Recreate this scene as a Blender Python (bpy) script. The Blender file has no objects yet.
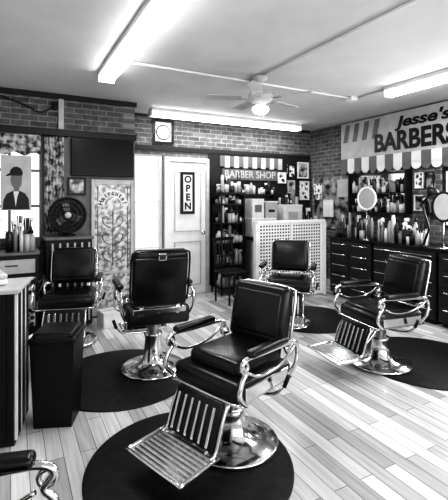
import bpy, bmesh, math, random
from mathutils import Matrix, Vector
R=random.Random(7)
H=2.8; CH=1.5; YAW=math.radians(28.1); F=400
sn,cs=math.sin(YAW),math.cos(YAW)
def W(l,d): return (sn*d+cs*l, cs*d-sn*l)
def heading(a,b):
    x=cs*a+sn*b; y=-sn*a+cs*b
    return math.atan2(x,-y)
# ---------------- materials
def newmat(name):
    m=bpy.data.materials.new(name); m.use_nodes=True
    nt=m.node_tree; return m,nt,nt.nodes['Principled BSDF']
def mat(name,g,rough=.5,metal=0,var=.12,scale=8,bump=0,coat=0,spec=.5):
    m,nt,p=newmat(name)
    tc=nt.nodes.new('ShaderNodeTexCoord'); n=nt.nodes.new('ShaderNodeTexNoise'); n.inputs['Scale'].default_value=scale; n.inputs['Detail'].default_value=4
    r=nt.nodes.new('ShaderNodeValToRGB')
    a=g*(1-var); b=min(1,g*(1+var))
    r.color_ramp.elements[0].position=.3; r.color_ramp.elements[1].position=.7
    r.color_ramp.elements[0].color=(a,a,a,1); r.color_ramp.elements[1].color=(b,b,b,1)
    nt.links.new(tc.outputs['Object'],n.inputs['Vector']); nt.links.new(n.outputs['Fac'],r.inputs['Fac']); nt.links.new(r.outputs['Color'],p.inputs['Base Color'])
    p.inputs['Roughness'].default_value=rough; p.inputs['Metallic'].default_value=metal; p.inputs['Specular IOR Level'].default_value=spec
    if coat: p.inputs['Coat Weight'].default_value=coat
    if bump:
        bn=nt.nodes.new('ShaderNodeBump'); bn.inputs['Strength'].default_value=bump; bn.inputs['Distance'].default_value=.01
        nt.links.new(n.outputs['Fac'],bn.inputs['Height']); nt.links.new(bn.outputs['Normal'],p.inputs['Normal'])
    return m
def emis(name,s):
    m,nt,p=newmat(name); p.inputs['Base Color'].default_value=(.9,.9,.9,1)
    p.inputs['Emission Color'].default_value=(1,1,1,1); p.inputs['Emission Strength'].default_value=s
    return m
def brick(name,swap,c1,c2,mort,bw,rh,ms,rough,bump=.3,mode='xz',off=.5,noise=None,nr=(.65,1.2)):
    m,nt,p=newmat(name); L=nt.links.new
    tc=nt.nodes.new('ShaderNodeTexCoord'); s=nt.nodes.new('ShaderNodeSeparateXYZ'); c=nt.nodes.new('ShaderNodeCombineXYZ')
    L(tc.outputs['Object'],s.inputs[0])
    o={'xz':('X','Z'),'yz':('Y','Z'),'yx':('Y','X')}[mode]
    L(s.outputs[o[0]],c.inputs['X']); L(s.outputs[o[1]],c.inputs['Y'])
    b=nt.nodes.new('ShaderNodeTexBrick'); L(c.outputs[0],b.inputs['Vector'])
    for k,v in (('Color1',c1),('Color2',c2),('Mortar',mort)): b.inputs[k].default_value=(v,v,v,1)
    b.inputs['Scale'].default_value=1; b.inputs['Brick Width'].default_value=bw; b.inputs['Row Height'].default_value=rh
    b.inputs['Mortar Size'].default_value=ms; b.inputs['Mortar Smooth'].default_value=.2; b.offset=off
    n=nt.nodes.new('ShaderNodeTexNoise'); mp=nt.nodes.new('ShaderNodeMapping'); L(c.outputs[0],mp.inputs[0]); L(mp.outputs[0],n.inputs['Vector'])
    mp.inputs['Scale'].default_value=noise or (12,12,12); n.inputs['Detail'].default_value=6; n.inputs['Scale'].default_value=1
    mr=nt.nodes.new('ShaderNodeMapRange'); mr.inputs['From Min'].default_value=.3; mr.inputs['From Max'].default_value=.7; mr.inputs['To Min'].default_value=nr[0]; mr.inputs['To Max'].default_value=nr[1]
    L(n.outputs['Fac'],mr.inputs['Value'])
    mx=nt.nodes.new('ShaderNodeVectorMath'); mx.operation='SCALE'; L(b.outputs['Color'],mx.inputs[0]); L(mr.outputs[0],mx.inputs['Scale'])
    L(mx.outputs[0],p.inputs['Base Color']); p.inputs['Roughness'].default_value=rough
    bn=nt.nodes.new('ShaderNodeBump'); bn.inputs['Strength'].default_value=bump; bn.inputs['Distance'].default_value=.004; bn.invert=True
    L(b.outputs['Fac'],bn.inputs['Height']); L(bn.outputs['Normal'],p.inputs['Normal'])
    return m
def pattern(name,a,b,scale,kind='voronoi',rough=.5):
    m,nt,p=newmat(name); L=nt.links.new
    tc=nt.nodes.new('ShaderNodeTexCoord')
    if kind=='noise':
        n=nt.nodes.new('ShaderNodeTexNoise'); n.inputs['Detail'].default_value=3
    else: n=nt.nodes.new('ShaderNodeTexVoronoi')
    n.inputs['Scale'].default_value=scale
    L(tc.outputs['Object'],n.inputs['Vector'])
    r=nt.nodes.new('ShaderNodeValToRGB'); r.color_ramp.elements[0].position=.4; r.color_ramp.elements[1].position=.6
    r.color_ramp.elements[0].color=(a,a,a,1); r.color_ramp.elements[1].color=(b,b,b,1)
    L(n.outputs['Fac'] if 'Fac' in n.outputs else n.outputs['Distance'],r.inputs['Fac']); L(r.outputs['Color'],p.inputs['Base Color'])
    p.inputs['Roughness'].default_value=rough
    return m
BRX=brick('brick_x',0,.08,.15,.26,.20,.068,.006,.85)
BRY=brick('brick_y',0,.08,.15,.26,.20,.068,.006,.85,mode='yz')
FLO=brick('floor_planks',0,.74,.36,.09,.95,.092,.0018,.22,.25,'yx',.37,(2.2,34,1),(.78,1.1))
CEI=mat('ceiling_paint',.62,.85,0,.05,3,.1)
WHT=mat('white_paint',.74,.45,0,.05); LGT=mat('light_grey',.45,.5); MID=mat('mid_grey',.14,.5); DRK=mat('dark_paint',.02,.45,spec=.3)
BLK=mat('black_plastic',.006,.4,spec=.3); LEA=mat('black_leather',.006,.27,0,.3,14,.22,.0,.45); CHR=mat('chrome',.70,.14,1,.08,5)
ALU=mat('brushed_aluminium',.6,.35,1,.15,30); MAT=mat('rubber_mat',.010,.6,0,.5,18,.3,0,.3)
PAP=mat('paper',.7,.7); PIC=pattern('photo_print',.02,.6,9,'noise',.3); PIC2=pattern('photo_print_b',.03,.8,18,'voronoi',.3)
LACE=pattern('lace_glass',.16,.6,16,'noise',.25); CUR=pattern('curtain_print',.03,.5,14,'noise',.8); LEAF=mat('leaf',.05,.5,0,.4)
CLUT=pattern('pegboard_clutter',.01,.35,7,'noise',.6)
BOT=[mat('bottle_%d'%i,g,.25) for i,g in enumerate((.01,.6,.2,.06,.6,.35,.01))]
TUBE=emis('fluorescent_tube',9); BULB=emis('fan_globe',1.5)
m,nt,p=newmat('mirror_glass'); p.inputs['Base Color'].default_value=(.75,.75,.75,1); p.inputs['Metallic'].default_value=1; p.inputs['Roughness'].default_value=.03; MIR=m
m,nt,p=newmat('screen_glass'); p.inputs['Base Color'].default_value=(.004,.004,.004,1); p.inputs['Roughness'].default_value=.3; p.inputs['Specular IOR Level'].default_value=.2; SCR=m
# ---------------- builder
def rx(a): return Matrix.Rotation(math.radians(a),4,'X')
def ry(a): return Matrix.Rotation(math.radians(a),4,'Y')
def rz(a): return Matrix.Rotation(math.radians(a),4,'Z')
def T(x,y,z): return Matrix.Translation((x,y,z))
I=Matrix.Identity(4)
class B:
    def __init__(s,name): s.n=name; s.v=[]; s.f=[]; s.mi=[]; s.sm=[]; s.mats=[]
    def idx(s,m):
        if m not in s.mats: s.mats.append(m)
        return s.mats.index(m)
    def add(s,vs,fs,m,M=I,smooth=False):
        o=len(s.v); k=s.idx(m)
        s.v+=[M@Vector(v) for v in vs]
        for i,f in enumerate(fs):
            s.f.append([o+j for j in f]); s.mi.append(k); s.sm.append(smooth[i] if isinstance(smooth,list) else smooth)
    def box(s,c,d,m,M=I,bev=0,seg=2,smooth=None):
        bm=bmesh.new(); bmesh.ops.create_cube(bm,size=1)
        for v in bm.verts: v.co=Vector((v.co.x*d[0],v.co.y*d[1],v.co.z*d[2]))
        if bev: bmesh.ops.bevel(bm,geom=bm.edges[:],offset=min(bev,min(d)*.49),segments=seg,affect='EDGES',profile=.5)
        bm.verts.index_update()
        s.add([v.co[:] for v in bm.verts],[[v.index for v in f.verts] for f in bm.faces],m,M@T(*c),(bev>0 and seg>2) if smooth is None else smooth)
        bm.free(); return s
    def bb(s,x0,x1,y0,y1,z0,z1,m,bev=0): return s.box(((x0+x1)/2,(y0+y1)/2,(z0+z1)/2),(abs(x1-x0),abs(y1-y0),abs(z1-z0)),m,I,bev)
    def lathe(s,prof,m,M=I,seg=28):
        vs=[];fs=[];n=len(prof)
        for i in range(seg):
            a=2*math.pi*i/seg
            for r,z in prof: vs.append((max(r,.0004)*math.cos(a),max(r,.0004)*math.sin(a),z))
        for i in range(seg):
            j=(i+1)%seg
            for k in range(n-1): fs.append([i*n+k,j*n+k,j*n+k+1,i*n+k+1])
        sm=[True]*len(fs)
        for k,rev in ((0,True),(n-1,False)):
            if prof[k][0]>.001:
                f=[i*n+k for i in range(seg)]
                fs.append(f[::-1] if rev else f); sm.append(False)
        s.add(vs,fs,m,M,sm); return s
    def cyl(s,p0,p1,r,m,r2=None,seg=20,M=I):
        p0=Vector(p0);p1=Vector(p1);d=p1-p0
        q=d.to_track_quat('Z','Y').to_matrix().to_4x4()
        return s.lathe([(r,0),(r2 if r2 is not None else r,d.length)],m,M@Matrix.Translation(p0)@q,seg)
    def tube(s,pts,r,m,M=I,seg=10,sub=5,closed=False,flat=1):
        P=[Vector(p) for p in pts]; n=len(P); Q=[]
        if sub>1 and n>2:
            rng=range(n if closed else n-1)
            for i in rng:
                if closed: a,b,c,d=P[i-1],P[i],P[(i+1)%n],P[(i+2)%n]
                else: a,b,c,d=P[max(i-1,0)],P[i],P[i+1],P[min(i+2,n-1)]
                for k in range(sub):
                    t=k/sub; Q.append(.5*((2*b)+(c-a)*t+(2*a-5*b+4*c-d)*t*t+(3*b-a-3*c+d)*t**3))
            if not closed: Q.append(P[-1])
        else: Q=P
        N=len(Q); vs=[];fs=[]; up=None
        for i in range(N):
            if closed: t=(Q[(i+1)%N]-Q[i-1]).normalized()
            else: t=(Q[min(i+1,N-1)]-Q[max(i-1,0)]).normalized()
            if up is None:
                up=t.cross(Vector((0,0,1)))
                if up.length<.1: up=t.cross(Vector((1,0,0)))
            up=(up-t*up.dot(t)).normalized(); w=t.cross(up)
            for k in range(seg):
                a=2*math.pi*k/seg; vs.append((Q[i]+up*(r*math.cos(a))+w*(r*flat*math.sin(a)))[:])
        for i in range(N if closed else N-1):
            j=(i+1)%N
            for k in range(seg):
                l=(k+1)%seg; fs.append([i*seg+k,i*seg+l,j*seg+l,j*seg+k])
        sm=[True]*len(fs)
        if not closed:
            fs.append(list(range(seg))[::-1]); fs.append([(N-1)*seg+k for k in range(seg)]); sm+=[False,False]
        s.add(vs,fs,m,M,sm); return s
    def ring(s,c,r,t,m,M=I,axis='Y',sx=1,sz=1):
        pts=[]
        for i in range(24):
            a=2*math.pi*i/24; u,v=r*sx*math.cos(a),r*sz*math.sin(a)
            pts.append((c[0]+u,c[1],c[2]+v) if axis=='Y' else ((c[0],c[1]+u,c[2]+v) if axis=='X' else (c[0]+u,c[1]+v,c[2])))
        return s.tube(pts,t,m,M,8,1,True)
    def poly(s,pts,m,y,M=I):
        s.add([(x,y,z) for x,z in pts],[list(range(len(pts)))],m,M); return s
    def text(s,txt,M,size,m,ext=.004,width=None,bold=0,slant=0):
        cu=bpy.data.curves.new('t','FONT'); cu.body=txt; cu.size=size; cu.extrude=ext; cu.offset=bold; cu.align_x='CENTER'; cu.align_y='CENTER'; cu.shear=slant
        ob=bpy.data.objects.new('t',cu); bpy.context.scene.collection.objects.link(ob)
        bpy.context.view_layer.update(); me=bpy.data.meshes.new_from_object(ob.evaluated_get(bpy.context.evaluated_depsgraph_get()))
        vs=[v.co.copy() for v in me.vertices]
        if width and vs:
            w=max(v.x for v in vs)-min(v.x for v in vs)
            for v in vs: v.x*=width/w
        s.add([v[:] for v in vs],[list(p.vertices) for p in me.polygons],m,M)
        bpy.data.objects.remove(ob); bpy.data.meshes.remove(me); return s
    def make(s,loc=None,rot=0):
        if loc is None:
            xs=[v.x for v in s.v];ys=[v.y for v in s.v];zs=[v.z for v in s.v]
            o=Vector(((min(xs)+max(xs))/2,(min(ys)+max(ys))/2,min(zs))); s.v=[v-o for v in s.v]; loc=o
        me=bpy.data.meshes.new(s.n); me.from_pydata([v[:] for v in s.v],[],s.f)
        for m in s.mats: me.materials.append(m)
        for p,k,a in zip(me.polygons,s.mi,s.sm): p.material_index=k; p.use_smooth=a
        ob=bpy.data.objects.new(s.n,me); bpy.context.scene.collection.objects.link(ob)
        ob.location=loc; ob.rotation_euler=(0,0,rot); return ob
def TY(x,y,z): return T(x,y,z)@rx(90)
def TX(x,y,z): return T(x,y,z)@rz(-90)@rx(90)
# ---------------- room shell
XL,XR,YB,YF,YN=-1.2,5.0,5.9,-1.5,5.3
def wall(name,ax,f0,f1,lo,hi,holes,m):
    b=B(name); us=sorted({lo,hi,*[h[0] for h in holes],*[h[1] for h in holes]}); zs=sorted({0,H,*[h[2] for h in holes],*[h[3] for h in holes]})
    for i in range(len(us)-1):
        for j in range(len(zs)-1):
            u=(us[i]+us[i+1])/2; z=(zs[j]+zs[j+1])/2
            if any(h[0]<u<h[1] and h[2]<z<h[3] for h in holes): continue
            if ax=='x': b.bb(us[i],us[i+1],f0,f1,zs[j],zs[j+1],m)
            else: b.bb(f0,f1,us[i],us[i+1],zs[j],zs[j+1],m)
    return b.make((0,0,0))
B('floor').bb(XL-.15,XR+.15,YF-.15,YB+.15,-.1,0,FLO).make((0,0,0))
B('ceiling').bb(XL-.15,XR+.15,YF-.15,YB+.15,H,H+.1,CEI).make((0,0,0))
wall('wall_back_left','x',YN,YN+.15,XL,1.32,[(-.75,.36,1.0,2.28)],BRX)
wall('wall_return','y',1.32,1.47,YN,YB,[],BRY)
wall('wall_back','x',YB,YB+.15,1.32,XR,[(1.62,2.08,0.05,2.2)],BRX)
wall('wall_right','y',XR,XR+.15,YF,YB,[(1.7,3.3,1.12,1.93),(0,1.2,1.0,2.2)],BRY)
wall('wall_left','y',XL-.15,XL,YF,YN+.15,[],WHT)
wall('wall_front','x',YF-.15,YF,XL,XR,[(-.8,1.2,.7,2.5),(1.5,3.0,.7,2.5),(3.2,4.7,.7,2.5)],WHT)
b=B('trim_1'); b.bb(XL,1.49,YN-.03,YN-.001,2.29,2.37,DRK); b.make()
b=B('trim_2'); b.bb(XL,1.49,YN-.035,YN-.001,2.74,2.8,DRK)
b.bb(.52,.58,YN-.03,YN-.001,2.37,2.74,LGT); b.make()
b=B('trim_3'); b.bb(1.47,XR-.03,YB-.03,YB-.001,2.26,2.33,DRK); b.make()
b=B('trim_4'); b.bb(1.47,XR-.03,YB-.03,YB-.001,2.76,2.8,DRK); b.make()
b=B('baseboard_back'); b.bb(2.85,XR,YB-.02,YB-.001,0,.1,WHT); b.make()
b=B('baseboard_right'); b.bb(XR-.02,XR-.001,YF,YB-.03,0,.1,WHT); b.make()
b=B('wall_panel_back'); b.bb(2.86,4.96,YB-.022,YB-.002,.12,2.25,DRK); b.make()
b=B('wall_panel_left'); b.bb(.37,1.46,YN-.02,YN-.002,.0,2.28,MID); b.make()
def window(name,ax,f,lo,hi,z0,z1,nu,nz,m):
    b=B(name); w=.05
    def q(u0,u1,a,c,t=.04):
        if ax=='x': b.bb(u0,u1,f-.02,f+t,a,c,m)
        else: b.bb(f-.02,f+t,u0,u1,a,c,m)
    q(lo,lo+w,z0,z1);q(hi-w,hi,z0,z1);q(lo+w,hi-w,z0,z0+w);q(lo+w,hi-w,z1-w,z1)
    for i in range(1,nu): u=lo+(hi-lo)*i/nu; q(u-.015,u+.015,z0+w,z1-w,.02)
    for i in range(1,nz): z=z0+(z1-z0)*i/nz; q(lo+w,hi-w,z-.015,z+.015,.02)
    b.make()
window('window_1','x',YN+.05,-.75,.36,1.0,2.28,3,3,MID)
window('window_2','y',XR+.05,1.7,3.3,1.12,1.93,4,1,DRK)
window('window_3','y',XR+.05,0,1.2,1.0,2.2,2,1,WHT)
window('window_4','x',YF-.1,-.8,1.2,.7,2.5,2,1,WHT); window('window_5','x',YF-.1,1.5,3.0,.7,2.5,2,1,WHT); window('window_6','x',YF-.1,3.2,4.7,.7,2.5,2,1,WHT)
window('window_7','x',YB+.05,1.62,2.08,.05,2.2,1,3,WHT)
b=B('door_1')
b.bb(2.16,2.78,YB-.06,YB-.012,.01,2.09,WHT)
for z0,z1 in ((.15,.85),(1.0,1.95)):
    for a,c,d,e in ((2.24,2.70,z0,z0+.02),(2.24,2.70,z1-.02,z1),(2.24,2.26,z0+.02,z1-.02),(2.68,2.70,z0+.02,z1-.02)): b.bb(a,c,YB-.07,YB-.06,d,e,LGT)
b.lathe([(.0,0),(.03,.01),(.03,.03),(.012,.04),(.012,.06)],CHR,T(2.72,YB-.12,.98)@rx(-90))
b.make()
b=B('trim_5')
b.bb(2.09,2.155,YB-.08,YB-.001,0,2.16,WHT); b.bb(2.785,2.84,YB-.08,YB-.001,0,2.16,LGT); b.bb(2.155,2.785,YB-.08,YB-.001,2.1,2.16,WHT); b.bb(1.5,1.615,YB-.06,YB-.001,0,2.25,WHT); b.make()
b=B('open_sign'); b.bb(2.34,2.58,YB-.085,YB-.071,1.28,1.94,BLK,.003); b.bb(2.385,2.535,YB-.09,YB-.085,1.325,1.895,PAP)
for i,c in enumerate('OPEN'): b.text(c,TY(2.46,YB-.091,1.82-i*.14),.15,BLK,.002,None,.005)
b.make()
# ---------------- ceiling things
def fixture(name,ax,c,lo,hi,power,wd=.16):
    b=B(name)
    def q(a0,a1,u0,u1,z0,z1,m,bev=0):
        if ax=='y': b.bb(c+a0,c+a1,u0,u1,z0,z1,m,bev)
        else: b.bb(u0,u1,c+a0,c+a1,z0,z1,m,bev)
    q(-wd/2,wd/2,lo,hi,2.755,2.799,WHT,.004)
    q(-.03,.03,lo,hi,2.73,2.755,WHT,.004)
    for e in (lo,hi): q(-wd/2,wd/2,e-.012,e+.012,2.69,2.76,WHT)
    for o in (-.05,.05):
        z=2.712
        if ax=='y': b.cyl((c+o,lo+.02,z),(c+o,hi-.02,z),.017,TUBE,seg=12)
        else: b.cyl((lo+.02,c+o,z),(hi-.02,c+o,z),.017,TUBE,seg=12)
    b.make()
    L=bpy.data.lights.new(name+'_light','AREA'); L.shape='RECTANGLE'; L.energy=power
    L.size=.1 if ax=='y' else hi-lo-.1; L.size_y=hi-lo-.1 if ax=='y' else .1
    o=bpy.data.objects.new(name+'_light',L); bpy.context.scene.collection.objects.link(o)
    o.location=(c,(lo+hi)/2,2.685) if ax=='y' else ((lo+hi)/2,c,2.685)
fixture('fluorescent_light','y',.86,1.75,4.15,25)
fixture('fluorescent_light','y',3.87,.8,3.2,40)
fixture('fluorescent_light','x',5.5,1.75,4.4,26)
b=B('ceiling_conduit'); b.cyl((.95,3.7,2.785),(3.75,3.7,2.785),.013,WHT,seg=10)
b.cyl((2.3,0,2.785),(2.3,3.69,2.785),.013,WHT,seg=10); b.box((3.8,3.7,2.775),(.11,.11,.05),WHT,I,.005); b.box((.9,3.7,2.775) ,(.08,.08,.045),WHT,I,.005); b.cyl((3.86,3.68,2.785),(3.87,3.25,2.785),.012,WHT,seg=10); b.make()
fx,fy=2.3,3.5
b=B('ceiling_fan')
b.lathe([(.02,.24),(.07,.235),(.075,.2),(.03,.17),(.015,.165),(.015,.1),(.05,.09),(.11,.07),(.13,.03),(.13,-.01),(.09,-.04),(.05,-.05),(.05,-.07)],LGT,T(fx,fy,2.555))
b.lathe([(.03,-.13),(.0001,-.15)],CHR,T(fx,fy,2.555)); b.lathe([(.05,-.07),(.085,-.09),(.09,-.12),(.06,-.155),(.0001,-.17)],BULB,T(fx,fy,2.555))
for i in range(5):
    M=T(fx,fy,2.56)@rz(i*72+14)
    b.box((.17,0,-.01),(.12,.03,.008),CHR,M); b.box((.38,0,0),(.36,.115,.008),LGT,M@rx(10),.003)
b.tube([(fx+.04,fy,2.4),(fx+.04,fy,2.25)],.003,CHR,I,6,1)
b.make()
b=B('wall_cord'); b.tube([(-.1,5.255,2.70),(.15,5.255,2.62),(.3,5.255,2.55),(.42,5.255,2.60),(.48,5.255,2.66)],.008,BLK); b.box((.48,5.255,2.64),(.06,.05,.09),BLK,I,.01); b.make()
# ---------------- barber chair
def chair(x,y,rot,booster=False,head=False,bh=.37,lift=0):
    b=B('barber_chair'); z=lift
    b.lathe([(.27,0),(.28,.012),(.27,.022),(.19,.03),(.13,.05),(.095,.085),(.08,.14),(.07,.22+z),(.08,.24+z),(.08,.26+z),(.05,.27+z),(.045,.40+z)],CHR,seg=40)
    b.tube([(.05,.0,.33),(.16,.03,.34),(.27,.06,.36),(.33,.08,.42)],.009,CHR); b.cyl((.325,.08,.41),(.35,.09,.48),.013,BLK,seg=10)
    M=T(0,0,z)
    b.box((0,0,.40),(.34,.36,.04),ALU,M,.01)
    b.box((0,0,.475),(.53,.52,.12),LEA,M,.045,5)
    b.tube([(-.262,.24,.43),(-.262,-.22,.43),(-.22,-.262,.43),(.22,-.262,.43),(.262,-.22,.43),(.262,.24,.43)],.009,CHR,M,8,3)
    b.box((0,.02,.56),(.41,.42,.11),LEA,M,.045,5) if booster else b.box((0,.0,.53),(.46,.46,.06),LEA,M,.028,4)
    K=M@T(0,.235,.60)@rx(-13); h=bh
    b.box((0,.0,h/2),(.45,.10,h+.02),LEA,K,.045,5)
    b.box((0,-.045,h/2),(.37,.03,h-.09),LEA,K,.014,3)
    b.tube([(-.2,.055,0),(-.235,.03,.02),(-.24,.03,h/2),(-.235,.03,h-.04),(-.2,.03,h),(0,.03,h+.01),(.2,.03,h),(.235,.03,h-.04),(.24,.03,h/2),(.235,.03,.02),(.2,.055,0)],.008 if head else .010,LEA if head else CHR,K,8,4)
    for s in (-1,1): b.box((s*.15,.06,-.06),(.035,.02,.24),CHR,K,.005)
    if head:
        b.box((0,.07,h-.03),(.07,.02,.06),CHR,K,.01); b.box((0,.06,h/2-.03),(.43,.025,h-.02),LEA,K,.01,3)
        b.box((0,.078,h-.01),(.17,.012,.012),CHR,K)
        b.box((0,.075,-.06),(.44,.02,.05),CHR,K,.006); b.box((0,.2,.47),(.52,.16,.15),LEA,M,.03,4)
    else: b.box((0,.06,.05),(.34,.02,.05),CHR,K,.006)
    for s in (-1,1):
        X=s*.30
        b.tube([(s*.26,-.20,.42),(X,-.235,.44),(X,-.285,.50),(X,-.265,.57),(X,-.235,.61),(X,-.265,.655),(X,-.22,.68),(X,-.1,.675),(X,.1,.67),(X,.22,.66),(X,.255,.60),(X,.235,.52),(s*.26,.2,.43)],.0135,CHR,M,10,6)
        b.tube([(X,-.21,.60),(X,-.12,.56),(X,.02,.555),(X,.14,.585),(X,.23,.64)],.009,CHR,M,8,5)
        b.ring((X,-.245,.64),.026,.009,CHR,M,'X')
        b.box((X,-.04,.70),(.065,.34,.04),LEA,M,.018,4)
        b.box((s*.268,0,.47),(.012,.40,.07),CHR,M,.004)
        b.cyl((s*.285,.20,.59),(s*.24,.22,.61),.022,CHR,M=M,seg=14)
    LM=M@T(0,-.27,.43)@rx(-20)
    b.box((0,0,-.13),(.36,.035,.25),LEA,LM,.012,3)
    for i in range(6): b.box((-.14+i*.056,-.022,-.14),(.018,.012,.20),CHR,LM,.004)
    for s in (-1,1): b.tube([(s*.19,.02,.0),(s*.195,.0,-.12),(s*.195,0,-.24),(s*.195,-.03,-.28)],.010,CHR,LM,8,4)
    FM=T(0,-.36,.17+z)@rx(3)
    b.box((0,-.12,0),(.42,.25,.016),ALU,FM,.005)
    for i in range(8): b.box((0,-.02-i*.029,.011),(.39,.012,.008),CHR,FM,.002)
    b.tube([(-.215,.01,.015),(-.215,-.23,.015),(-.19,-.255,.015),(.19,-.255,.015),(.215,-.23,.015),(.215,.01,.015)],.010,CHR,FM,8,3)
    for s in (-1,1): b.tube([(s*.1,-.1,.40+z),(s*.12,-.22,.30+z),(s*.14,-.38,.17+z)],.012,CHR,I,8,4)
    return b.make((x,y,.0122),rot)
p=W(.055,2.47); chair(p[0],p[1],heading(-.68,-.73),True,bh=.36,lift=-.03)
p=W(-.63,3.55); chair(p[0],p[1],heading(-.36,.93),False,True,bh=.43,lift=.06)
p=W(1.43,3.66); chair(p[0],p[1],heading(-.95,-.34),False,bh=.38,lift=-.02)
p=W(.78,4.85); chair(p[0],p[1],heading(-.25,-.97),False,lift=.0)
p=W(-1.62,4.2); chair(p[0],p[1],heading(.2,-.98),False,lift=-.02)
p=W(-.72,.88); chair(p[0],p[1],heading(.98,.2),False)
def mat_round(x,y,r): B('floor_mat').lathe([(r,0.0),(r,.007),(r-.012,.011),(.0001,.011)],MAT,seg=64).make((x,y,.0005))
mat_round(.90,2.09,.58); mat_round(.84,3.42,.59); mat_round(3.42,2.42,.62); mat_round(3.35,3.95,.58)
# ---------------- trash can
p=W(-1.14,2.75)
b=B('trash_can')
z0,z1,w0,w1=0,.56,.24,.28
vs=[(-w0/2,-w0/2,z0),(w0/2,-w0/2,z0),(w0/2,w0/2,z0),(-w0/2,w0/2,z0),(-w1/2,-w1/2,z1),(w1/2,-w1/2,z1),(w1/2,w1/2,z1),(-w1/2,w1/2,z1)]
b.add(vs,[[3,2,1,0],[4,5,6,7],[0,1,5,4],[1,2,6,5],[2,3,7,6],[3,0,4,7]],BLK)
b.box((0,0,.575),(.30,.30,.04),BLK,I,.012,3); b.box((0,0,.605),(.26,.26,.04),BLK,I,.018,3); b.box((0,-.14,.60),(.2,.01,.025),DRK)
b.make((p[0],p[1],.001),math.radians(-22))
p=W(-1.50,3.42)
B('plastic_basin').lathe([(.10,0),(.12,.1),(.155,.32),(.165,.33),(.15,.33),(.11,.1),(.08,.02),(.0001,.02)],WHT).make((p[0],p[1],.012))
b=B('cardboard_box'); b.box((0,0,.09),(.26,.2,.18),PAP,I,.004); b.box((0,0,.182),(.26,.04,.002),LGT); p=W(-1.36,4.8); b.make((p[0],p[1],.001),.2)
# ---------------- bottles
def bottle(b,x,y,z,h,r,m,kind):
    M=T(x,y,z)
    if kind==0: b.lathe([(r,0),(r,h*.65),(r*.4,h*.78),(r*.4,h*.85)],m,M,14); b.lathe([(r*.5,h*.85),(r*.45,h)],BLK,M,12)
    elif kind==1:
        b.lathe([(r,0),(r*1.02,h*.5),(r*.7,h*.62),(r*.35,h*.75),(r*.35,h*.82)],m,M,14); b.box((0,0,h*.9),(r*2,r*.8,h*.13),WHT,M,.004); b.box((-r*1.1,0,h*.78),(r*.3,r*.4,h*.18),WHT,M@rz(20))
    elif kind==2: b.lathe([(r,0),(r,h*.9),(r*.8,h*.93),(r*.8,h)],m,M,14)
    elif kind==3: b.lathe([(r*1.1,0),(r*1.2,h*.45),(r*1.15,h*.47),(r*1.15,h*.55),(.0001,h*.58)],m,M,14)
    elif kind==4: b.box((0,0,h*.3),(r*2.4,r*1.8,h*.6),m,M@rz(x*900%60),.004); b.box((0,0,h*.3),(r*1.6,r*1.85,h*.3),PAP,M@rz(x*900%60))
    else:
        b.lathe([(r,0),(r,h*.6)],LGT,M,14)
        for k in range(4): b.cyl((r*.5*math.cos(k*1.7),r*.5*math.sin(k*1.7),h*.3),(r*1.1*math.cos(k*1.7),r*1.1*math.sin(k*1.7),h*1.1),.006,BLK,seg=6,M=M)
def supplies(name,x0,x1,y0,y1,z,nx,ny,seed,hm=.25,br=1,into=None):
    q=random.Random(seed); b=into or B(name)
    for i in range(nx):
        for j in range(ny):
            x=x0+(i+.5+q.uniform(-.15,.15))*(x1-x0)/nx; y=y0+(j+.5+q.uniform(-.15,.15))*(y1-y0)/ny
            bottle(b,x,y,z,q.uniform(.45,1)*hm,q.uniform(.018,.034)*br,q.choice(BOT),q.randrange(6))
    if not into: b.make()
# ---------------- left side furniture
b=B('styling_station')
x0,x1=-.75,.27
b.bb(x0,x1,4.86,5.26,.06,.90,DRK); b.bb(x0-.02,x1+.02,4.84,5.28,.90,.93,MID,.005); b.bb(x0,x1,4.9,5.24,0,.06,DRK)
for i in range(4):
    for j in range(2):
        X=x0+.03+j*.5; Z=.12+i*.195
        b.bb(X,X+.46,4.845,4.86,Z,Z+.15,PIC2 if (i+j)%2 else LGT,.003); b.tube([(X+.17,4.835,Z+.09),(X+.29,4.835,Z+.09)],.006,BLK,I,6,1)
b.make()
supplies('barber_supplies',-.72,-.36,4.90,5.2,.9325,4,3,3,.34,1.2)
supplies('barber_supplies',-.04,.24,4.90,5.2,.9325,5,4,9,.42,1.1)
b=B('window_poster'); Y=5.262
b.bb(-.10,.22,Y+.004,Y+.018,1.38,2.02,LGT)
b.poly([(-.08,1.39),(.20,1.39),(.19,1.52),(.15,1.58),(.09,1.61),(.03,1.61),(-.04,1.57),(-.07,1.5)],DRK,Y+.003)
b.poly([(.035,1.59),(.085,1.59),(.09,1.64),(.115,1.68),(.12,1.76),(.115,1.80),(.01,1.80),(.0,1.74),(.01,1.68),(.035,1.64)],MID,Y+.002)
b.poly([(-.045,1.775),(.0,1.785),(.12,1.785),(.13,1.82),(.11,1.87),(.07,1.89),(.03,1.885),(.0,1.85),(-.01,1.81),(-.045,1.79)],BLK,Y+.001)
b.poly([(.03,1.60),(.09,1.60),(.07,1.53),(.055,1.42),(.04,1.53)],PAP,Y+.0015)
b.make()
b=B('window_valance'); vs=[];fs=[]
for i in range(41):
    for k,z in enumerate((2.04,2.27)): vs.append((-.74+1.06*i/40,5.235+.012*math.sin(i*1.9),z-(.02*math.sin(i*.8) if k==0 else 0)))
for i in range(40): fs.append([i*2,(i+1)*2,(i+1)*2+1,i*2+1])
b.add(vs,fs,CUR,I,True); b.make()
b=B('curtain'); vs=[];fs=[];n=24
for i in range(n+1):
    for k,z in enumerate((1.10,1.6,2.27)): vs.append((.36+.22*i/n,5.24+.018*math.sin(i*1.6)*(1.1-.2*k),z))
for i in range(n):
    for k in range(2): fs.append([i*3+k,(i+1)*3+k,(i+1)*3+k+1,i*3+k+1])
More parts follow.
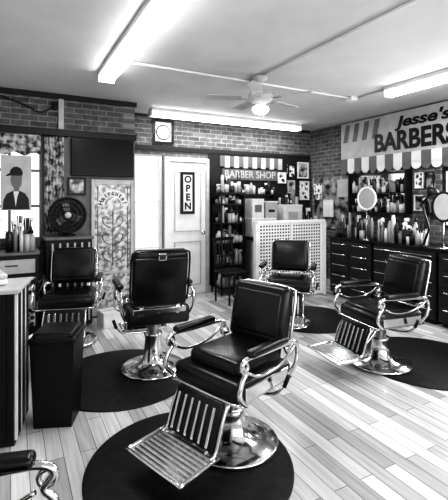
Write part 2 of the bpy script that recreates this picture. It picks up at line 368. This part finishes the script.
b.add(vs,fs,CUR,I,True); b.cyl((.33,5.24,2.275),(.62,5.24,2.275),.01,BLK,seg=8); b.make()
b=B('potted_plant'); q=random.Random(5); M=T(-.2,5.05,.9325)
b.lathe([(.05,0),(.07,.11),(.075,.12),(.06,.12),(.0001,.11)],MID,M)
for i in range(30):
    a=q.uniform(0,6.28); l=q.uniform(.02,.08); hh=q.uniform(.2,.6); x,y=l*math.cos(a),l*math.sin(a)
    b.tube([(0,0,.11),(x*.5,y*.5,hh*.7),(x,y,hh)],.003,LEAF,M,5,3)
    L=M@T(x,y,hh)@rz(math.degrees(a))@ry(q.uniform(-40,60)); b.add([(0,0,0),(.03,.02,.005),(.08,0,0),(.03,-.02,.005)],[[0,1,2,3]],LEAF,L)
b.make()
b=B('television'); b.bb(.66,1.43,5.19,5.25,1.8,2.27,BLK,.008); b.bb(.675,1.415,5.186,5.19,1.825,2.255,SCR); b.bb(.9,1.2,5.25,5.279,1.95,2.15,BLK); b.make()
b=B('slatted_cabinet'); b.bb(.36,.86,4.95,5.27,.03,1.04,DRK); b.bb(.34,.88,4.92,5.275,1.04,1.07,MID,.004)
for i in range(12): b.bb(.375+i*.04,.395+i*.04,4.935,4.95,.08,1.0,LGT if i%2 else BLK)
b.make()
b=B('desk_fan'); c=(.60,5.08,1.32)
for r in (.205,.15,.10,.05): b.ring((c[0],c[1]-.05*(1-r/.3),c[2]),r,.005 if r<.2 else .014,BLK)
b.lathe([(.19,0),(.2,.03),(.12,.06),(.0001,.07)],BLK,T(c[0],c[1]+.0,c[2])@rx(-90)); b.lathe([(.045,0),(.03,.02),(.0001,.02)],LGT,T(c[0],c[1]-.04,c[2])@rx(90))
for i in range(3): b.box((.09,0,0),(.13,.01,.08),MID,T(c[0],c[1]-.012,c[2])@ry(i*120+20)@rx(20))
for i in range(20):
    a=i*math.pi/10; b.tube([(c[0]+.04*math.cos(a),c[1]-.045,c[2]+.04*math.sin(a)),(c[0]+.2*math.cos(a),c[1]-.02,c[2]+.2*math.sin(a))],.0025,BLK,I,5,1)
b.cyl((c[0],c[1]+.03,1.08),(c[0],c[1]+.03,1.15),.02,BLK); b.lathe([(.1,0),(.09,.02),(.03,.03),(.0001,.03)],BLK,T(c[0],c[1]+.03,1.071)); b.make()
def frame(name,ax,u0,u1,z0,z1,f,pic,fm=BLK,t=.025):
    b=B(name)
    def q(a,c,d,e,h0,h1,m):
        if ax=='x': b.bb(a,c,f-h1,f-h0,d,e,m)
        else: b.bb(f-h1,f-h0,a,c,d,e,m)
    q(u0,u1,z0,z1,.001,.014,pic)
    q(u0,u0+t,z0,z1,.014,.03,fm);q(u1-t,u1,z0,z1,.014,.03,fm);q(u0+t,u1-t,z0,z0+t,.014,.03,fm);q(u0+t,u1-t,z1-t,z1,.014,.03,fm)
    return b
frame('picture_frame','x',.62,.84,1.56,1.78,5.279,PIC,BLK).make()
b=B('etched_glass_door'); y=5.279
b.bb(.90,1.44,y-.03,y,.03,1.76,LACE)
for a,c,d,e in ((.90,.94,.03,1.76),(1.40,1.44,.03,1.76),(.94,1.40,.03,.13),(.94,1.40,1.70,1.76),(.94,1.40,.55,.58)): b.bb(a,c,y-.05,y-.03,d,e,LGT,.003)
for s in (-1,1): b.bb(1.17+s*.19-.004,1.17+s*.19+.004,y-.034,y-.03,.6,1.68,DRK)
b.add([(1.17+.2*math.cos(t),y-.034,1.42+.22*math.sin(t)) for t in [math.pi*k/12 for k in range(13)]]+[(1.17+.11*math.cos(t),y-.034,1.42+.12*math.sin(t)) for t in [math.pi*k/12 for k in range(13)]],[[k,k+1,k+14,k+13] for k in range(12)],PAP)
for i in range(9):
    a0=math.pi*(.08+.84*i/8); cx,cz=1.17-.155*math.cos(a0),1.42+.17*math.sin(a0)
    b.text('Haircuts!'[i],TY(cx,y-.037,cz)@rz(-(math.degrees(a0)-90)),.085,BLK,.001,None,.002)
for s in (-1,1):
    for z in (.7,.92,1.14): b.tube([(1.17+s*.02,y-.035,z),(1.17+s*.10,y-.035,z+.04),(1.17+s*.13,y-.035,z+.12),(1.17+s*.08,y-.035,z+.15),(1.17+s*.05,y-.035,z+.10)],.004,DRK,I,6)
b.tube([(1.17,y-.035,.65),(1.17,y-.035,1.36)],.004,DRK,I,6,1)
b.make()
# left foreground station
b=B('slatted_stand'); cx,cy=W(-1.56,2.55)
for i in range(12): b.bb(-.25+i*.042,-.225+i*.042,-.2,-.185,.03,.92,WHT if i%3==0 else BLK)
for i in range(9): b.bb(.24,.255,-.18+i*.042,-.155+i*.042,.03,.92,WHT if i%3==0 else BLK)
b.bb(-.24,.24,-.185,.18,.0,.93,DRK); b.bb(-.27,.27,-.215,.2,.93,.955,LGT,.004); b.make((cx,cy,.001),math.radians(-12))
b=B('towel_stack')
for i in range(2): b.box((0,0,.02+i*.036),(.30-.01*i,.22,.034),[PAP,LGT,PAP][i],rz(i*4),.014,3)
b.make((cx,cy,.957),.1)
# ---------------- back wall items
b=frame('wall_clock','x',1.91,2.25,2.36,2.74,YB-.001,PAP,BLK,.04)
b.lathe([(.11,0),(.11,.008)],WHT,T(2.08,YB-.016,2.54)@rx(90)); b.ring((2.08,YB-.026,2.54),.11,.008,BLK)
for i in range(12): b.box((0,0,.088),(.008,.003,.02),BLK,T(2.08,YB-.026,2.54)@ry(i*30))
b.box((.0,0,.03),(.008,.004,.07),BLK,T(2.08,YB-.028,2.54)@ry(50)); b.box((0,0,.04),(.006,.004,.09),BLK,T(2.08,YB-.03,2.54)@ry(-60)); b.make()
b=B('display_shelf')
X0,X1,Y0,Y1=2.89,3.32,5.5,5.86
for x in (X0,X1-.02):
    for y in (Y0,Y1-.02): b.bb(x,x+.02,y,y+.02,0,1.62,BLK)
for z in (.1,.45,.8,1.12,1.42,1.6): b.bb(X0,X1,Y0,Y1,z,z+.02,BLK)
b.bb(X0,X1,Y1-.005,Y1,.1,1.6,DRK)
for k,z in enumerate((.121,.471,.821,1.141,1.441)): supplies('',2.92,3.29,5.52,5.8,z,6,3,20+k,.29 if z<1.4 else .14,1.1,b)
supplies('',2.92,3.29,5.52,5.8,1.621,6,2,29,.3,1.1,b); b.make()
PF=YB-.023
b=B('striped_valance')
for i in range(14): b.bb(3.05+i*.09,3.14+i*.09,PF-.03,PF-.001,2.06-.02*(i%2),2.235,LGT if i%2 else MID)
b.make()
b=B('wall_sign'); b.bb(3.10,4.20,PF-.02,PF-.001,1.84,2.02,MID); b.text('BARBER SHOP',TY(3.65,PF-.022,1.93),.17,LGT,.002,1.02,.002); b.make()
b=B('rear_counter'); b.bb(3.4,4.9,5.45,5.86,.85,.9,DRK,.004); b.bb(3.42,4.88,5.5,5.86,.1,.85,MID); b.bb(3.42,4.88,5.53,5.86,0,.1,DRK)
for i in range(4): b.bb(3.44+i*.36,3.77+i*.36,5.485,5.5,.13,.82,LGT,.004)
b.make()
b=B('microwave_oven'); b.bb(3.45,3.95,5.5,5.8,.901,1.2,WHT,.01); b.bb(3.48,3.8,5.492,5.5,.95,1.15,SCR); b.bb(3.84,3.93,5.492,5.5,.95,1.15,LGT); b.make()
b=B('storage_box'); b.bb(3.47,3.70,5.52,5.8,1.201,1.52,PAP,.004); b.bb(3.52,3.65,5.515,5.52,1.3,1.42,MID); b.make()
b=B('storage_box'); b.bb(3.73,3.97,5.52,5.8,1.201,1.46,LGT,.004); b.bb(3.72,3.98,5.51,5.81,1.46,1.48,WHT,.003); b.bb(3.79,3.91,5.515,5.52,1.3,1.34,BLK); b.make()
b=B('storage_box'); b.bb(4.10,4.5,5.52,5.8,.901,1.38,PAP,.004); b.bb(4.1,4.5,5.51,5.81,1.38,1.42,WHT,.004); b.bb(4.2,4.4,5.513,5.52,1.1,1.3,LGT); b.make()
supplies('barber_supplies',4.14,4.46,5.56,5.77,1.4225,5,2,55,.3,1.3)
supplies('barber_supplies',4.57,4.86,5.5,5.8,.902,3,3,56,.6,1.6)
b=B('wall_shelf'); b.bb(3.36,4.14,PF-.14,PF-.001,1.58,1.60,BLK)
for x in (3.45,4.05): b.bb(x,x+.02,PF-.12,PF-.001,1.53,1.58,BLK)
supplies('',3.38,4.12,PF-.12,PF-.03,1.601,14,1,71,.24,1.1,b); b.make()
for (a,c,d,e,mm,fm) in ((4.22,4.40,1.80,2.0,PIC2,WHT),(4.44,4.60,1.62,1.86,PIC,LGT),(4.44,4.62,1.9,2.15,PIC2,BLK),(4.66,4.92,1.9,2.2,PIC,WHT),(4.72,4.93,1.5,1.85,PIC2,WHT)):
    frame('picture_frame','x',a,c,d,e,PF,mm,fm).make()
b=B('lattice_partition'); y=4.9
b.bb(3.19,4.40,y,y+.03,.02,1.15,WHT); b.bb(3.15,4.44,y-.03,y+.08,1.15,1.19,WHT,.004); b.bb(3.13,3.19,y-.02,y+.05,0,1.15,WHT); b.bb(4.40,4.46,y-.02,y+.05,0,1.15,WHT)
b.bb(3.76,3.80,y-.02,y,.02,1.15,WHT)
for i in range(23):
    for j in range(22):
        b.box((3.23+i*.05,y-.002,.08+j*.049),(.024,.006,.024),DRK,ry(0))
b.make()
b=B('waiting_chair')
for x in (-.17,.17):
    b.tube([(x,.17,0),(x,.17,.45),(x,.22,.92)],.014,BLK,I,8,3); b.tube([(x,-.17,0),(x,-.17,.44)],.014,BLK,I,8,1)
b.box((0,0,.45),(.38,.38,.04),BLK,I,.012,3)
for i in range(6): b.tube([(-.14+i*.056,.17,.48),(-.14+i*.056,.215,.88)],.009,DRK,I,6,1)
b.box((0,.22,.91),(.40,.03,.05),BLK,I,.01); b.make((2.88,5.15,.001),math.radians(8))
# ---------------- right wall
b=B('barbershop_sign')
S0,S1=1.9,5.05
b.bb(XR-.05,XR-.002,S0,S1,2.0,2.77,LGT)
n=int((S1-S0)/.15)
for i in range(n):
    w=(S1-S0)/n; y=S0+i*w; mm=WHT if i%2 else MID
    b.bb(XR-.056,XR-.05,y,y+w,2.0,2.18,mm)
    b.lathe([(w/2,0),(w/2,.006)],mm,T(XR-.05,y+w/2,2.005)@ry(-90),14)
for i in range(4):
    y=5.0-i*.2
    b.add([(XR-.053,y,2.45),(XR-.053,y-.1,2.45),(XR-.053,y-.16,2.74),(XR-.053,y-.06,2.74)],[[0,1,2,3]],MID)
b.text('BARBERSHOP',TX(XR-.056,3.36,2.35),.37,BLK,.003,1.98,.012)
b.text("Jesse's",TX(XR-.056,3.54,2.62),.21,BLK,.003,.84,.006,.2)
b.make()
def drawers(name,y0,y1,h,rows,cols,front=4.47,m=DRK,hm=CHR):
    b=B(name); b.bb(front,4.97,y0,y1,.06,h-.03,m); b.bb(front+.05,4.95,y0+.02,y1-.02,0,.06,BLK); b.bb(front-.02,4.975,y0-.005,y1+.005,h-.03,h,BLK,.005)
    for i in range(rows):
        for j in range(cols):
            dy=(y1-y0)/cols; dz=(h-.12)/rows; a=y0+j*dy+.015; z=.075+i*dz
            b.bb(front-.014,front,a,a+dy-.03,z,z+dz-.015,m,.004); b.tube([(front-.014,a+.06,z+dz*.7),(front-.035,a+.07,z+dz*.7),(front-.035,a+dy-.10,z+dz*.7),(front-.014,a+dy-.09,z+dz*.7)],.006,hm,I,6,2)
    b.make()
drawers('tool_chest',3.98,4.80,.92,5,2); drawers('tool_chest',3.02,3.94,.92,5,1); drawers('tool_chest',1.9,2.98,.92,4,2)
supplies('barber_supplies',4.54,4.80,4.22,4.76,.9215,4,10,41,.40,1.1)
supplies('barber_supplies',4.51,4.80,3.30,3.94,.9215,4,11,42,.38,1.15)
supplies('barber_supplies',4.52,4.92,1.95,2.84,.9215,5,12,43,.40,1.15)
b=B('product_rack')
for y in (3.72,4.78): b.bb(4.86,4.99,y,y+.02,1.30,1.93,BLK)
b.bb(4.985,4.995,3.74,4.78,1.30,1.93,MIR)
b.bb(4.86,4.984,3.74,4.78,1.30,1.315,BLK); b.bb(4.87,4.984,3.74,4.78,1.6,1.612,BLK); b.bb(4.86,4.984,3.74,4.78,1.90,1.915,BLK)
supplies('',4.88,4.97,3.76,4.76,1.316,1,18,61,.26,1.1,b)
supplies('',4.89,4.97,3.76,4.76,1.613,1,17,62,.26,1.1,b); b.make()
b=B('notice_board'); b.bb(4.97,4.998,4.86,5.8,1.0,1.90,CLUT); b.bb(4.955,4.97,4.9,5.15,1.55,1.85,LGT); b.bb(4.955,4.97,5.25,5.5,1.2,1.5,PAP); b.bb(4.955,4.97,5.55,5.75,1.5,1.8,PIC2); b.make()
def standmirror(name,x,y,z,r,m,sz=1.15,a=-50):
    b=B(name); M=T(x,y,0)@rz(a)
    b.lathe([(.05,0),(.045,.015),(.015,.025)],CHR,M@T(0,0,.922)); b.cyl((0,0,.94),(0,0,z-r*sz),.008,CHR,M=M,seg=8)
    b.lathe([(r,-.006),(r,.006)],MIR,M@T(0,0,z)@Matrix.Diagonal((1,1,sz,1))@rx(90),32); b.ring((0,0,z),r,.016,m,M,'Y',1,sz); b.make()
standmirror('vanity_mirror',4.49,4.08,1.52,.13,WHT,1.2,-72); standmirror('vanity_mirror',4.49,2.93,1.42,.12,BLK,1.4,-72)
b=B('clamp_lamp'); b.tube([(4.5,3.2,.94),(4.5,3.12,1.15),(4.5,3.22,1.45)],.014,BLK,I,8,1); b.tube([(4.5,3.22,1.45),(4.5,3.07,1.60)],.014,BLK,I,8,1); b.lathe([(.03,.06),(.05,.04),(.08,-.05)],BLK,T(4.5,3.08,1.59)@rx(-25)); b.lathe([(.05,0),(.045,.02),(.02,.03)],BLK,T(4.5,3.2,.921)); b.make()
b=B('hair_dryer'); b.tube([(4.93,3.42,1.32),(4.90,3.42,1.46),(4.84,3.42,1.52),(4.74,3.42,1.50)],.035,BLK,I,12,5); b.tube([(4.93,3.42,1.36),(4.96,3.40,1.32)],.012,BLK,I,8,1); b.bb(4.955,4.998,3.36,3.48,1.26,1.40,DRK,.005); b.make()
for i,(y,z) in enumerate(((3.38,1.66),(3.54,1.66),(3.55,1.35))): frame('picture_frame','y',y,y+.13,z,z+.22,XR-.001,PIC2 if i%2 else PIC,WHT if i else BLK,.012).make()
b=B('barber_cape'); vs=[];fs=[]
for i in range(13):
    for k in range(6): vs.append((4.425-.008*math.sin(i*1.3)*(k/5+.2)-.003*k,1.98+.025*i*(1+.1*k)-.01*k,.88-.09*k))
for i in range(12):
    for k in range(5): fs.append([i*6+k,(i+1)*6+k,(i+1)*6+k+1,i*6+k+1])
b.add(vs,fs,LGT,I,True); b.make()
# ---------------- lights / world / camera
w=bpy.data.worlds.new('World'); bpy.context.scene.world=w; w.use_nodes=True
w.node_tree.nodes['Background'].inputs['Color'].default_value=(1,1,1,1); w.node_tree.nodes['Background'].inputs['Strength'].default_value=1.1
def area(name,loc,rot,sx,sy,e):
    L=bpy.data.lights.new(name,'AREA'); L.shape='RECTANGLE'; L.size=sx; L.size_y=sy; L.energy=e
    o=bpy.data.objects.new(name,L); bpy.context.scene.collection.objects.link(o); o.location=loc; o.rotation_euler=rot
for i,(x,wd) in enumerate(((.2,1.9),(2.25,1.4),(3.95,1.4))): area('daylight_front_%d'%i,(x,YF-.2,1.6),(math.radians(90),0,0),wd,1.7,(14,30,48)[i])
area('daylight_right',(XR+.4,2.5,1.6),(0,math.radians(90),0),1.0,1.6,85)
cam=bpy.data.cameras.new('Camera'); co=bpy.data.objects.new('Camera',cam); bpy.context.scene.collection.objects.link(co)
cam.sensor_fit='HORIZONTAL'; cam.sensor_width=36; cam.lens=36*F/448; cam.shift_y=-50/448; cam.clip_start=.05
co.location=(0,0,CH); co.rotation_euler=(math.radians(90),0,-YAW); bpy.context.scene.camera=co
vs_=bpy.context.scene.view_settings; vs_.view_transform='Standard'
for lk in ('High Contrast','Medium High Contrast'):
    try: vs_.look=lk; break
    except Exception as e: print(e)
print('LOOK',vs_.look)
